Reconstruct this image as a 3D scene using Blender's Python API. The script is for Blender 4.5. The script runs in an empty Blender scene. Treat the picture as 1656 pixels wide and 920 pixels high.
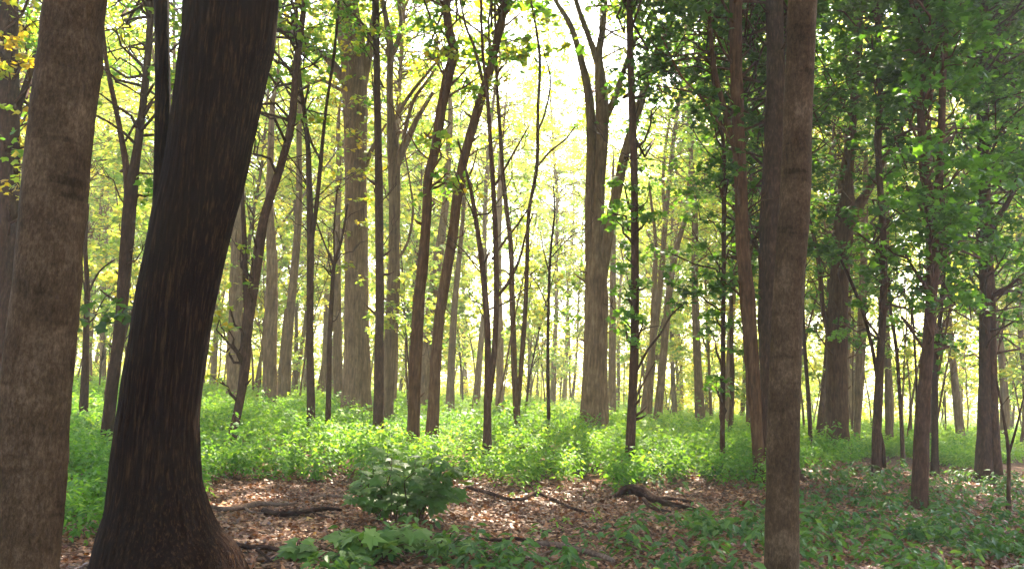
import bpy, math, random
import numpy as np
from mathutils import Vector, Matrix
RAD = math.radians
rng = np.random.default_rng(7)
random.seed(7)
scene = bpy.context.scene
COL = scene.collection

# ------------------------------------------------------------------ camera
LENS = 32.0
F = 1656 * LENS / 36.0
CAMH = 1.5
PITCH, ROLL = RAD(6.4), RAD(2.77)
cam_d = bpy.data.cameras.new('camera')
cam = bpy.data.objects.new('camera', cam_d)
COL.objects.link(cam)
cam_d.lens = LENS
cam_d.sensor_width = 36
cam_d.clip_start = 0.05
cam_d.clip_end = 3000
RM = Matrix.Rotation(RAD(90) + PITCH, 3, 'X') @ Matrix.Rotation(ROLL, 3, 'Z')
cam.matrix_world = Matrix.Translation((0, 0, CAMH)) @ RM.to_4x4()
scene.camera = cam
cam_d.dof.use_dof = False

# ------------------------------------------------------------------ sky, sun, exposure
SUN_EL, SUN_AZ = RAD(50), RAD(12)       # azimuth from +Y towards +X
w = bpy.data.worlds.new('World')
scene.world = w
w.use_nodes = True
nt = w.node_tree
bg = nt.nodes['Background']
sky = nt.nodes.new('ShaderNodeTexSky')
sky.sky_type = 'NISHITA'
sky.sun_disc = False
sky.sun_elevation = SUN_EL
sky.sun_rotation = SUN_AZ
sky.dust_density = 3.0
sky.air_density = 1.2
sky.altitude = 100
nt.links.new(sky.outputs[0], bg.inputs[0])
bg.inputs[1].default_value = 0.15
sd = bpy.data.lights.new('sun', 'SUN')
sd.energy = 5.0
sd.angle = RAD(0.6)
sd.color = (1.0, 0.90, 0.70)
sun = bpy.data.objects.new('sun', sd)
COL.objects.link(sun)
sv = Vector((math.sin(SUN_AZ) * math.cos(SUN_EL), math.cos(SUN_AZ) * math.cos(SUN_EL), math.sin(SUN_EL)))
sun.rotation_euler = sv.to_track_quat('Z', 'Y').to_euler()
sun.location = (0, 0, 60)
scene.view_settings.view_transform = 'Standard'
scene.view_settings.look = 'None'
scene.view_settings.gamma = 1
scene.view_settings.exposure = 3.0
scene.render.engine = 'CYCLES'
scene.cycles.max_bounces = 8
scene.cycles.diffuse_bounces = 4
scene.cycles.transmission_bounces = 5
scene.cycles.volume_bounces = 1

# ------------------------------------------------------------------ helpers
Rn = np.array(RM)
def P(px, py, d):
    """world point at ground distance d seen at photo position px,py; also metres per photo pixel there"""
    v = Rn @ np.array([(px - 828) / F, (460 - py) / F, -1.0])
    t = d / v[1]
    return np.array([0, 0, CAMH]) + v * t, t / F
def project(p):
    q = (np.asarray(p) - np.array([0, 0, CAMH])) @ Rn
    z = -q[..., 2]
    return 828 + F * q[..., 0] / z, 460 - F * q[..., 1] / z, z
def sstep(a, b, x):
    t = np.clip((x - a) / (b - a), 0, 1)
    return t * t * (3 - 2 * t)
def H(x, y):
    x = np.asarray(x, float); y = np.asarray(y, float)
    rise = 0.34 * sstep(12, 22, y) * (1 - sstep(3.5, 10, x))
    return (rise + 0.035 * np.sin(x * 0.9 + 1.3) * np.sin(y * 0.7) + 0.02 * np.sin(x * 2.3 + y * 1.7)
            + 0.10 * np.sin(x * 0.17 + 0.6) * np.sin(y * 0.13) * sstep(15, 30, y))
def ground(px, py):
    """ground point seen at px,py"""
    v = Rn @ np.array([(px - 828) / F, (460 - py) / F, -1.0])
    z = 0.0
    for _ in range(12):
        t = (z - CAMH) / v[2]
        p = np.array([0, 0, CAMH]) + v * t
        z = float(H(p[0], p[1]))
    return p

def mesh_from(name, V, Fc, mat, parent=None, tint=None, smooth=False, loc=None):
    """V (n,3); Fc list of arrays, each (m,k)"""
    me = bpy.data.meshes.new(name)
    V = np.asarray(V, dtype=np.float32)
    if loc is not None:
        V = V - np.asarray(loc, dtype=np.float32)
    Fc = [np.asarray(f, dtype=np.int32) for f in Fc if len(f)]
    me.vertices.add(len(V)); me.vertices.foreach_set('co', V.ravel())
    nl = sum(f.size for f in Fc); npoly = sum(len(f) for f in Fc)
    me.loops.add(nl); me.loops.foreach_set('vertex_index', np.concatenate([f.ravel() for f in Fc]))
    tot = np.concatenate([np.full(len(f), f.shape[1], np.int32) for f in Fc])
    st = np.concatenate([[0], np.cumsum(tot)[:-1]]).astype(np.int32)
    me.polygons.add(npoly); me.polygons.foreach_set('loop_start', st)
    try: me.polygons.foreach_set('loop_total', tot)
    except Exception: pass
    me.polygons.foreach_set('use_smooth', np.full(npoly, smooth))
    if tint is not None:
        a = me.attributes.new('tint', 'FLOAT', 'FACE')
        a.data.foreach_set('value', np.asarray(tint, np.float32))
    me.materials.append(mat)
    me.update(calc_edges=True)
    o = bpy.data.objects.new(name, me)
    COL.objects.link(o)
    if parent is not None: o.parent = parent
    return o

def tag(o, label=None, cat=None, group=None, kind=None):
    if label: o['label'] = label
    if cat: o['category'] = cat
    if group: o['group'] = group
    if kind: o['kind'] = kind
    return o
def thing(name, loc, label, cat, group=None):
    o = bpy.data.objects.new(name, None)
    COL.objects.link(o)
    o.location = [float(c) for c in loc]
    o.empty_display_size = 0.2
    return tag(o, label, cat, group)

def catmull(pts, rad, step):
    pts = np.asarray(pts, float); rad = np.asarray(rad, float)
    if len(pts) == 2: 
        n = max(2, int(np.linalg.norm(pts[1] - pts[0]) / step) + 1)
        t = np.linspace(0, 1, n)[:, None]
        return pts[0] * (1 - t) + pts[1] * t, rad[0] * (1 - t[:, 0]) + rad[1] * t[:, 0]
    Q = np.vstack([2 * pts[0] - pts[1], pts, 2 * pts[-1] - pts[-2]])
    out, ro = [], []
    for i in range(len(pts) - 1):
        p0, p1, p2, p3 = Q[i:i + 4]
        n = max(1, int(np.linalg.norm(p2 - p1) / step + 0.5))
        for t in np.arange(n) / n:
            out.append(0.5 * ((2 * p1) + (-p0 + p2) * t + (2 * p0 - 5 * p1 + 4 * p2 - p3) * t * t + (-p0 + 3 * p1 - 3 * p2 + p3) * t ** 3))
            ro.append(rad[i] * (1 - t) + rad[i + 1] * t)
    out.append(pts[-1]); ro.append(rad[-1])
    return np.array(out), np.array(ro)

class Tubes:
    def __init__(s): s.V = []; s.Q = []; s.T = []; s.n = 0
    def add(s, pts, rad, sides=6, step=None, rough=0.0, lobes=None, freq=1.0):
        if step: pts, rad = catmull(pts, rad, step)
        pts = np.asarray(pts, float); rad = np.asarray(rad, float)
        n = len(pts)
        tan = np.gradient(pts, axis=0)
        tan /= np.linalg.norm(tan, axis=1)[:, None] + 1e-9
        ref = np.array([0.0, 1.0, 0.05]) if abs(tan[:, 1]).mean() < 0.8 else np.array([1.0, 0, 0.1])
        e1 = np.cross(tan, ref); e1 /= np.linalg.norm(e1, axis=1)[:, None] + 1e-9
        e2 = np.cross(tan, e1)
        a = np.linspace(0, 2 * math.pi, sides, endpoint=False)
        L = np.concatenate([[0], np.cumsum(np.linalg.norm(np.diff(pts, axis=0), axis=1))])
        R = np.repeat(rad[:, None], sides, 1)
        if rough > 0:
            ph = rng.uniform(0, 6.28, 12)
            k = np.zeros_like(R)
            for j, (fa, fl, am) in enumerate([(1, .9, 1), (2, 1.7, .8), (3, 2.9, .5), (5, 1.3, .35), (2, 5.3, .5), (4, 7.1, .35), (1, 11., .3), (7, 4.3, .22)]):
                k += am * np.sin(fa * a[None] + ph[j] + np.sin(L[:, None] * fl * freq + ph[j + 3]) * 2.0)
            R = R * (1 + rough * k)
        if lobes is not None: R = R * lobes(L[:, None], a[None])
        V = pts[:, None] + R[:, :, None] * (np.cos(a)[None, :, None] * e1[:, None] + np.sin(a)[None, :, None] * e2[:, None])
        V = V.reshape(-1, 3)
        i = np.arange(n - 1)[:, None]; j = np.arange(sides)[None]; j2 = (j + 1) % sides
        q = np.stack([i * sides + j, i * sides + j2, (i + 1) * sides + j2, (i + 1) * sides + j], -1).reshape(-1, 4) + s.n
        s.V.append(V); s.Q.append(q); s.n += len(V)
        cap = len(V)
        s.V.append(np.array([pts[-1] + tan[-1] * rad[-1] * 0.5, pts[0] - tan[0] * rad[0] * 0.3]))
        jj = np.arange(sides); b = s.n - cap + (n - 1) * sides
        s.T.append(np.stack([b + jj, b + (jj + 1) % sides, np.full(sides, s.n)], -1))
        b = s.n - cap
        s.T.append(np.stack([b + (jj + 1) % sides, b + jj, np.full(sides, s.n + 1)], -1))
        s.n += 2
    def build(s, name, mat, parent=None, loc=None):
        return mesh_from(name, np.vstack(s.V), [np.vstack(s.Q), np.vstack(s.T)], mat, parent, smooth=True, loc=loc)

# leaf outlines: x = width, y = length (0..1), z = curl
LEAF_SIMPLE = (np.array([[0, 0, 0], [.26, .42, .07], [0, 1, -.10], [-.26, .42, .07]]), [[0, 1, 2], [0, 2, 3]])
LEAF_OVAL = (np.array([[0, 0, 0], [.20, .22, .05], [.22, .55, .04], [0, 1, -.14], [-.22, .55, .04], [-.20, .22, .05], [0, .4, -.02]]),
             [[0, 1, 6], [1, 2, 6], [2, 3, 6], [3, 4, 6], [4, 5, 6], [5, 0, 6]])
_m = [(0, 0), (.16, .02), (.40, -.06), (.34, .16), (.58, .40), (.34, .42), (.30, .60), (.14, .58), (0, 1.0), (-.14, .58), (-.30, .60), (-.34, .42), (-.58, .40), (-.34, .16), (-.40, -.06), (-.16, .02)]
LEAF_MAPLE = (np.array([[x, y, -.12 * x * x * 3 - .06 * y * y] for x, y in _m] + [[0, .32, .03]]), [[i, (i + 1) % 16, 16] for i in range(16)])
_s = [(0, 0), (.38, -.02), (.50, .42), (.22, .52), (0, 1.0), (-.22, .52), (-.50, .42), (-.38, -.02)]
LEAF_LOBED = (np.array([[x, y, -.3 * x * x - .05 * y * y] for x, y in _s]), [[0, 1, 2, 3], [0, 3, 4, 5], [0, 5, 6, 7]])

class Leaves:
    def __init__(s, tmpl): s.t = tmpl; s.V = []; s.Fc = []; s.n = 0; s.tint = []
    def add(s, pos, up, fwd, size, tint):
        """pos,up,fwd (N,3); size (N,); tint (N,)"""
        N = len(pos)
        if N == 0: return
        fwd = fwd / (np.linalg.norm(fwd, axis=1)[:, None] + 1e-9)
        x = np.cross(fwd, up); x /= np.linalg.norm(x, axis=1)[:, None] + 1e-9
        z = np.cross(x, fwd)
        tv, tf = s.t
        V = pos[:, None] + size[:, None, None] * (tv[None, :, 0:1] * x[:, None] + tv[None, :, 1:2] * fwd[:, None] + tv[None, :, 2:3] * z[:, None])
        tf = np.array(tf)
        Fi = (tf[None] + (np.arange(N) * len(tv))[:, None, None]).reshape(-1, tf.shape[1]) + s.n
        s.V.append(V.reshape(-1, 3)); s.Fc.append(Fi); s.n += N * len(tv)
        s.tint.append(np.repeat(tint, len(tf)))
    def count(s): return s.n
    def build(s, name, mat, parent=None, loc=None):
        return mesh_from(name, np.vstack(s.V), [np.vstack(s.Fc)], mat, parent, tint=np.concatenate(s.tint), loc=loc)

def rand_leaves(L, pos, size, tilt=0.55, droop=0.25, tint=None):
    N = len(pos)
    up = rng.normal(0, tilt, (N, 3)) + np.array([0, 0, 1.0])
    an = rng.uniform(0, 6.283, N)
    fwd = np.stack([np.cos(an), np.sin(an), -droop + rng.normal(0, .3, N)], -1)
    if tint is None: tint = rng.uniform(0, 1, N)
    L.add(pos, up, fwd, size * rng.uniform(.65, 1.2, N), tint)

def clump(L, c, R, n, size, flat=0.32, tint0=0.5):
    """a layered spray of leaves: a few twig lines fanning from the centre, leaves along them"""
    k = max(3, int(n / 9))
    an = rng.uniform(0, 6.283, k)
    ln = R * rng.uniform(.45, 1.15, k)
    el = rng.normal(0, flat, k)
    d = np.stack([np.cos(an) * np.cos(el), np.sin(an) * np.cos(el), np.sin(el)], -1)
    m = int(n / k)
    t = rng.uniform(.15, 1, (k, m)) ** .8
    pos = c + d[:, None] * (t * ln[:, None])[..., None]
    pos[..., 2] -= 0.18 * (t * ln[:, None]) ** 2 / max(R, .1)
    pos = pos.reshape(-1, 3) + rng.normal(0, R * .09, (k * m, 3))
    rand_leaves(L, pos, size, tint=np.clip(tint0 + rng.normal(0, .22, k * m), 0, 1))

# ------------------------------------------------------------------ materials
def newmat(name):
    m = bpy.data.materials.new(name); m.use_nodes = True
    n = m.node_tree.nodes; n.clear()
    return m, n, m.node_tree.links
def ramp(n, stops):
    r = n.new('ShaderNodeValToRGB')
    while len(r.color_ramp.elements) < len(stops): r.color_ramp.elements.new(0.5)
    for e, (p, c) in zip(r.color_ramp.elements, stops): e.position = p; e.color = (*c, 1)
    return r
def leafmat(name, stops, trans=0.5, rough=0.5, spec=0.25):
    m, n, l = newmat(name)
    out = n.new('ShaderNodeOutputMaterial')
    at = n.new('ShaderNodeAttribute'); at.attribute_name = 'tint'
    oi = n.new('ShaderNodeObjectInfo')
    ma = n.new('ShaderNodeMath'); ma.operation = 'MULTIPLY_ADD'; ma.inputs[1].default_value = 0.24; ma.inputs[2].default_value = -0.12
    ad = n.new('ShaderNodeMath'); ad.operation = 'ADD'; ad.use_clamp = True
    l.new(oi.outputs['Random'], ma.inputs[0]); l.new(at.outputs['Fac'], ad.inputs[0]); l.new(ma.outputs[0], ad.inputs[1])
    r = ramp(n, stops); l.new(ad.outputs[0], r.inputs[0])
    pb = n.new('ShaderNodeBsdfPrincipled'); pb.inputs['Roughness'].default_value = rough
    pb.inputs['Specular IOR Level'].default_value = spec
    l.new(r.outputs[0], pb.inputs['Base Color'])
    tr = n.new('ShaderNodeBsdfTranslucent')
    g = n.new('ShaderNodeMix'); g.data_type = 'RGBA'; g.blend_type = 'MULTIPLY'; g.inputs[0].default_value = 1
    g.inputs[7].default_value = (2.0, 1.9, 0.85, 1)
    l.new(r.outputs[0], g.inputs[6]); l.new(g.outputs[2], tr.inputs[0])
    mx = n.new('ShaderNodeMixShader'); mx.inputs[0].default_value = trans
    l.new(pb.outputs[0], mx.inputs[1]); l.new(tr.outputs[0], mx.inputs[2]); l.new(mx.outputs[0], out.inputs[0])
    return m
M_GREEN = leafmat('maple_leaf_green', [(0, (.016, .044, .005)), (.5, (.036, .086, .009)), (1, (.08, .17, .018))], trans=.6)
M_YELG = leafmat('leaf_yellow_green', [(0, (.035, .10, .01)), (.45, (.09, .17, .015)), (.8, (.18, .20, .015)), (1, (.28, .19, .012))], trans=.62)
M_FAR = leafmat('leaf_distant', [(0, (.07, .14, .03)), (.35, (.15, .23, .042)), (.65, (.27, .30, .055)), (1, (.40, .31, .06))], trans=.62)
M_CANOPY = leafmat('leaf_canopy', [(0, (.03, .08, .015)), (1, (.08, .16, .03))], trans=.4)
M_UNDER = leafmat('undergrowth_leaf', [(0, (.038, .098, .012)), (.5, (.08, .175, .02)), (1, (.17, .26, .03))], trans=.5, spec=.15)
M_COVER = leafmat('ground_cover_leaf', [(0, (.020, .054, .011)), (.5, (.048, .10, .020)), (1, (.10, .165, .033))], trans=.4, spec=.2)
M_SEED = leafmat('broad_leaf', [(0, (.026, .062, .008)), (.5, (.06, .115, .018)), (1, (.13, .20, .04))], trans=.4, spec=.15)
M_LITTER = leafmat('dead_leaf', [(0, (.045, .0125, .004)), (.35, (.135, .045, .016)), (.7, (.25, .105, .042)), (.93, (.37, .185, .085)), (1, (.48, .26, .06))], trans=.12, spec=.3)

def barkmat(name, c0, c1, c2, sx=16, sz=2.2, bump=.5, ring=0.0, mott=0.0, dist=.02, rgh=.66):
    m, n, l = newmat(name)
    out = n.new('ShaderNodeOutputMaterial'); pb = n.new('ShaderNodeBsdfPrincipled')
    pb.inputs['Roughness'].default_value = .9; pb.inputs['Specular IOR Level'].default_value = .04
    tc = n.new('ShaderNodeTexCoord'); oi = n.new('ShaderNodeObjectInfo')
    va = n.new('ShaderNodeVectorMath'); va.operation = 'ADD'
    sc = n.new('ShaderNodeMath'); sc.operation = 'MULTIPLY'; sc.inputs[1].default_value = 37
    l.new(oi.outputs['Random'], sc.inputs[0]); l.new(tc.outputs['Object'], va.inputs[0]); l.new(sc.outputs[0], va.inputs[1])
    mp = n.new('ShaderNodeMapping'); mp.inputs['Scale'].default_value = (sx, sx, sz); l.new(va.outputs[0], mp.inputs[0])
    n1 = n.new('ShaderNodeTexNoise'); n1.inputs['Scale'].default_value = 1; n1.inputs['Detail'].default_value = 10; n1.inputs['Roughness'].default_value = rgh
    l.new(mp.outputs[0], n1.inputs[0])
    n2 = n.new('ShaderNodeTexNoise'); n2.inputs['Scale'].default_value = 3.0; n2.inputs['Detail'].default_value = 5; n2.inputs['Roughness'].default_value = .65
    l.new(va.outputs[0], n2.inputs[0])
    r = ramp(n, [(.30, c0), (.52, c1), (.74, c2)]); 
    ad = n.new('ShaderNodeMath'); ad.operation = 'MULTIPLY_ADD'; ad.inputs[1].default_value = mott; 
    s2 = n.new('ShaderNodeMath'); s2.operation = 'SUBTRACT'; s2.inputs[1].default_value = .5
    l.new(n2.outputs[0], s2.inputs[0]); l.new(s2.outputs[0], ad.inputs[0]); l.new(n1.outputs[0], ad.inputs[2])
    last = ad.outputs[0]; h = n1.outputs[0]
    if ring > 0:
        mr = n.new('ShaderNodeMapping'); mr.inputs['Scale'].default_value = (1.6, 1.6, 9); l.new(va.outputs[0], mr.inputs[0])
        n3 = n.new('ShaderNodeTexNoise'); n3.inputs['Scale'].default_value = 1; n3.inputs['Detail'].default_value = 3; l.new(mr.outputs[0], n3.inputs[0])
        rr = n.new('ShaderNodeMapRange'); rr.inputs[1].default_value = .30; rr.inputs[2].default_value = .40; rr.inputs[3].default_value = -ring; rr.inputs[4].default_value = 0
        l.new(n3.outputs[0], rr.inputs[0])
        a2 = n.new('ShaderNodeMath'); a2.operation = 'ADD'; l.new(last, a2.inputs[0]); l.new(rr.outputs[0], a2.inputs[1]); last = a2.outputs[0]
        a3 = n.new('ShaderNodeMath'); a3.operation = 'ADD'; l.new(h, a3.inputs[0]); l.new(rr.outputs[0], a3.inputs[1]); h = a3.outputs[0]
    l.new(last, r.inputs[0])
    hv = n.new('ShaderNodeMapRange'); hv.inputs[3].default_value = .78; hv.inputs[4].default_value = 1.22; l.new(oi.outputs['Random'], hv.inputs[0])
    mu = n.new('ShaderNodeVectorMath'); mu.operation = 'SCALE'; l.new(r.outputs[0], mu.inputs[0]); l.new(hv.outputs[0], mu.inputs['Scale'])
    l.new(mu.outputs[0], pb.inputs['Base Color'])
    bp = n.new('ShaderNodeBump'); bp.inputs['Strength'].default_value = bump; bp.inputs['Distance'].default_value = dist
    l.new(h, bp.inputs['Height']); l.new(bp.outputs[0], pb.inputs['Normal']); l.new(pb.outputs[0], out.inputs[0])
    return m
B_DARK = barkmat('bark_dark_furrowed', (.003, .0005, .0002), (.0085, .0018, .0006), (.085, .042, .016), sx=55, sz=3.2, bump=1, dist=.04, rgh=.75)
B_GREY = barkmat('bark_grey_mottled', (.015, .007, .0028), (.050, .027, .0125), (.12, .073, .040), sx=48, sz=22, bump=.7, ring=.12, mott=.65, dist=.012, rgh=.78)
B_BROWN = barkmat('bark_brown', (.028, .0105, .0042), (.072, .032, .0135), (.13, .067, .031), sx=26, sz=4, bump=.8, mott=.4, dist=.02)
B_SLIM = barkmat('bark_slim_dark', (.018, .007, .004), (.045, .020, .011), (.09, .045, .025), sx=30, sz=8, bump=.5, mott=.4)
B_TAN = barkmat('bark_tan', (.055, .027, .012), (.125, .070, .034), (.22, .138, .073), sx=20, sz=3, bump=.8, mott=.5, dist=.02)
B_DEAD = barkmat('dead_wood', (.05, .028, .018), (.12, .070, .045), (.24, .16, .11), sx=30, sz=30, bump=.6, mott=.4)
B_ROT = barkmat('rotten_wood', (.012, .006, .004), (.035, .016, .010), (.09, .05, .03), sx=20, sz=20, bump=1, mott=.5, dist=.03)

def groundmat():
    m, n, l = newmat('forest_floor')
    out = n.new('ShaderNodeOutputMaterial'); pb = n.new('ShaderNodeBsdfPrincipled'); pb.inputs['Roughness'].default_value = .95
    pb.inputs['Specular IOR Level'].default_value = .15
    tc = n.new('ShaderNodeTexCoord')
    v = n.new('ShaderNodeTexVoronoi'); v.inputs['Scale'].default_value = 22; v.inputs['Randomness'].default_value = 1
    nz = n.new('ShaderNodeTexNoise'); nz.inputs['Scale'].default_value = 8; nz.inputs['Detail'].default_value = 8
    l.new(tc.outputs['Object'], nz.inputs[0]); l.new(tc.outputs['Object'], v.inputs[0])
    r = ramp(n, [(0, (.03, .010, .005)), (.4, (.085, .031, .014)), (.75, (.15, .066, .030)), (1, (.24, .125, .06))])
    l.new(v.outputs['Color'], r.inputs[0])
    r2 = ramp(n, [(.35, (.35, .35, .35)), (.65, (1, 1, 1))]); l.new(nz.outputs[0], r2.inputs[0])
    mx = n.new('ShaderNodeMix'); mx.data_type = 'RGBA'; mx.blend_type = 'MULTIPLY'; mx.inputs[0].default_value = 1
    l.new(r.outputs[0], mx.inputs[6]); l.new(r2.outputs[0], mx.inputs[7])
    # far meadow: green ground beyond the wood
    sp = n.new('ShaderNodeSeparateXYZ'); l.new(tc.outputs['Object'], sp.inputs[0])
    mr = n.new('ShaderNodeMapRange'); mr.inputs[1].default_value = 32; mr.inputs[2].default_value = 60; l.new(sp.outputs[1], mr.inputs[0])
    n4 = n.new('ShaderNodeTexNoise'); n4.inputs['Scale'].default_value = .5; n4.inputs['Detail'].default_value = 6; l.new(tc.outputs['Object'], n4.inputs[0])
    r4 = ramp(n, [(.35, (.06, .12, .015)), (.6, (.11, .18, .025)), (.8, (.18, .20, .04))]); l.new(n4.outputs[0], r4.inputs[0])
    m2 = n.new('ShaderNodeMix'); m2.data_type = 'RGBA'; l.new(mr.outputs[0], m2.inputs[0]); l.new(mx.outputs[2], m2.inputs[6]); l.new(r4.outputs[0], m2.inputs[7])
    l.new(m2.outputs[2], pb.inputs['Base Color'])
    bp = n.new('ShaderNodeBump'); bp.inputs['Strength'].default_value = .8; bp.inputs['Distance'].default_value = .03
    l.new(v.outputs['Distance'], bp.inputs['Height']); l.new(bp.outputs[0], pb.inputs['Normal']); l.new(pb.outputs[0], out.inputs[0])
    return m

# ------------------------------------------------------------------ ground
def build_ground():
    xs = np.concatenate([-np.geomspace(400, 12, 30), np.linspace(-11.7, 11.7, 90), np.geomspace(12, 400, 30)])
    ys = np.concatenate([np.linspace(-60, -1, 12), np.linspace(0, 40, 160), np.geomspace(41, 900, 40)])
    X, Y = np.meshgrid(xs, ys)
    V = np.stack([X, Y, H(X, Y)], -1).reshape(-1, 3)
    nx, ny = len(xs), len(ys)
    i = np.arange(ny - 1)[:, None]; j = np.arange(nx - 1)[None]
    q = np.stack([i * nx + j, i * nx + j + 1, (i + 1) * nx + j + 1, (i + 1) * nx + j], -1).reshape(-1, 4)
    g = mesh_from('ground', V, [q], groundmat(), smooth=True)
    tag(g, kind='structure')
build_ground()

# ------------------------------------------------------------------ trees drawn from the photo
def wobble_curve(a, b, n=5, amp=.08, sag=0.0):
    a = np.asarray(a, float); b = np.asarray(b, float)
    t = np.linspace(0, 1, n)[:, None]
    L = np.linalg.norm(b - a)
    p = a * (1 - t) + b * t
    p[1:-1] += rng.normal(0, amp * L, (n - 2, 3)) * .6
    p[:, 2] += sag * L * np.sin(t[:, 0] * math.pi)
    return p

TREES = {}
def tree(key, d, pts, mat, label, cat='tree', limbs=(), top=None, flare=1.35, sides=20, rough=.035, step=.12, lobes=None,
         name='forest_tree', group='trees of the wood', depth_lean=0.0):
    """pts: (px,py,width px) from top or bottom; d distance. limbs: list of dict/pts lists"""
    pts = sorted(pts, key=lambda q: -q[1])
    W, R = [], []
    for i, (px, py, wd) in enumerate(pts):
        p, mpp = P(px, py, d + depth_lean * i)
        W.append(p); R.append(wd * mpp / 2)
    W = np.array(W); R = np.array(R)
    gz = float(H(W[0][0], W[0][1]))
    if W[0][2] > gz - .1:
        dirv = W[0] - W[1]; dirv /= abs(dirv[2]); dirv[:2] *= .6
        hh = W[0][2] - (gz - .15)
        if hh > .35:
            W = np.vstack([W[0] + dirv * hh, W[0] + dirv * (hh - .3), W]); R = np.concatenate([[R[0] * flare], [R[0] * (1 + (flare - 1) * .35)], R])
        else:
            W = np.vstack([W[0] + dirv * hh, W]); R = np.concatenate([[R[0] * flare], R])
    # carry on above the frame
    if top:
        dv = W[-1] - W[-2]; dv /= np.linalg.norm(dv)
        p = W[-1].copy(); r = R[-1]
        k = 6; seg = (top - p[2]) / k
        for i in range(k):
            dv = dv * .75 + np.array([rng.normal(0, .08), rng.normal(0, .08), .3]); dv /= np.linalg.norm(dv)
            p = p + dv * seg; r = R[-1] * (1 - (i + 1) / k * .85)
            W = np.vstack([W, p]); R = np.append(R, r)
    base = W[0] + (W[1] - W[0]) * 0; base = np.array([base[0], base[1], float(H(base[0], base[1]))])
    root = thing(name, base, label, cat, group)
    if lobes is None:
        ph1, ph2 = rng.uniform(0, 6.28, 2)
        lobes = lambda L, a: 1 + .42 * np.exp(-L / .26) * (1 + .45 * np.cos(3 * a + ph1) + .25 * np.cos(5 * a + ph2))
    tb = Tubes(); tb.add(W, R, sides, step=step, rough=rough, lobes=lobes)
    trunk = tb.build('trunk', mat, root, loc=base)
    for lb in limbs:
        LW, LR = [], []
        for i, q in enumerate(lb):
            p, mpp = P(q[0], q[1], d + depth_lean * 2 + (q[3] if len(q) > 3 else 0))
            LW.append(p); LR.append(q[2] * mpp / 2)
        if lb[-1][1] < 15:
            dv = LW[-1] - LW[-2]; dv /= np.linalg.norm(dv)
            for i in range(3):
                dv = dv + np.array([rng.normal(0, .1), rng.normal(0, .1), .15]); dv /= np.linalg.norm(dv)
                LW.append(LW[-1] + dv * 1.1); LR.append(LR[-1] * .7)
        tl = Tubes(); tl.add(LW, LR, max(6, sides // 2), step=step, rough=rough)
        tl.build('branch', mat, root, loc=base)
    TREES[key] = dict(root=root, base=base, W=W, R=R, d=d, mat=mat, tw=Tubes(), lv=None)
    return root

def trunk_at(T, z):
    W = T['W']; i = int(np.clip(np.searchsorted(W[:, 2], z), 1, len(W) - 1))
    a, b = W[i - 1], W[i]
    t = np.clip((z - a[2]) / max(b[2] - a[2], 1e-3), 0, 1)
    return a * (1 - t) + b * t, T['R'][i - 1] * (1 - t) + T['R'][i] * t

def add_twig(T, start, end, r0, sub=3, depth=1):
    L = np.linalg.norm(end - start)
    p = wobble_curve(start, end, 5, .09, sag=.05)
    T['tw'].add(p, np.linspace(r0, r0 * .3, 5), 5 if r0 > .015 else 4)
    if depth > 0:
        for _ in range(sub):
            t = rng.uniform(.25, .9); i = int(t * 4); q = p[i] * (1 - (t * 4 - i)) + p[i + 1] * (t * 4 - i)
            dv = (end - start) / L + rng.normal(0, .55, 3); dv[2] += .25; dv /= np.linalg.norm(dv)
            add_twig(T, q, q + dv * L * rng.uniform(.25, .55), r0 * .5, 2, depth - 1)

def side_twigs(key, n, zlo, zhi, Lr=(.5, 1.6), sub=2):
    T = TREES[key]
    for _ in range(n):
        z = rng.uniform(zlo, zhi); s, r = trunk_at(T, z)
        a = rng.uniform(0, 6.283); L = rng.uniform(*Lr)
        e = s + L * np.array([math.cos(a) * .75, math.sin(a) * .5, rng.uniform(.35, 1.0)])
        add_twig(T, s, e, min(.022, r * .5) * rng.uniform(.5, 1), sub)

def leaf_spray(key, px, py, dd, R, n, size, tmpl=LEAF_MAPLE, tint0=.5, mat=None, twig=True, flat=.32):
    T = TREES[key]
    if T['lv'] is None: T['lv'] = Leaves(tmpl); T['lm'] = mat or M_GREEN
    c, _ = P(px, py, T['d'] + dd)
    if twig:
        s, r = trunk_at(T, c[2] - rng.uniform(.2, .9))
        if np.linalg.norm(s - c) < 7:
            add_twig(T, s, c, min(.03, r * .5 + .004), 1, 1)
    clump(T['lv'], c, R, n, size, flat, tint0)

def finish_trees():
    for T in TREES.values():
        if T['tw'].n: T['tw'].build('twigs', T['mat'], T['root'], loc=T['base'])
        if T['lv'] is not None and T['lv'].n: T['lv'].build('crown', T['lm'], T['root'], loc=T['base'])

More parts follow.
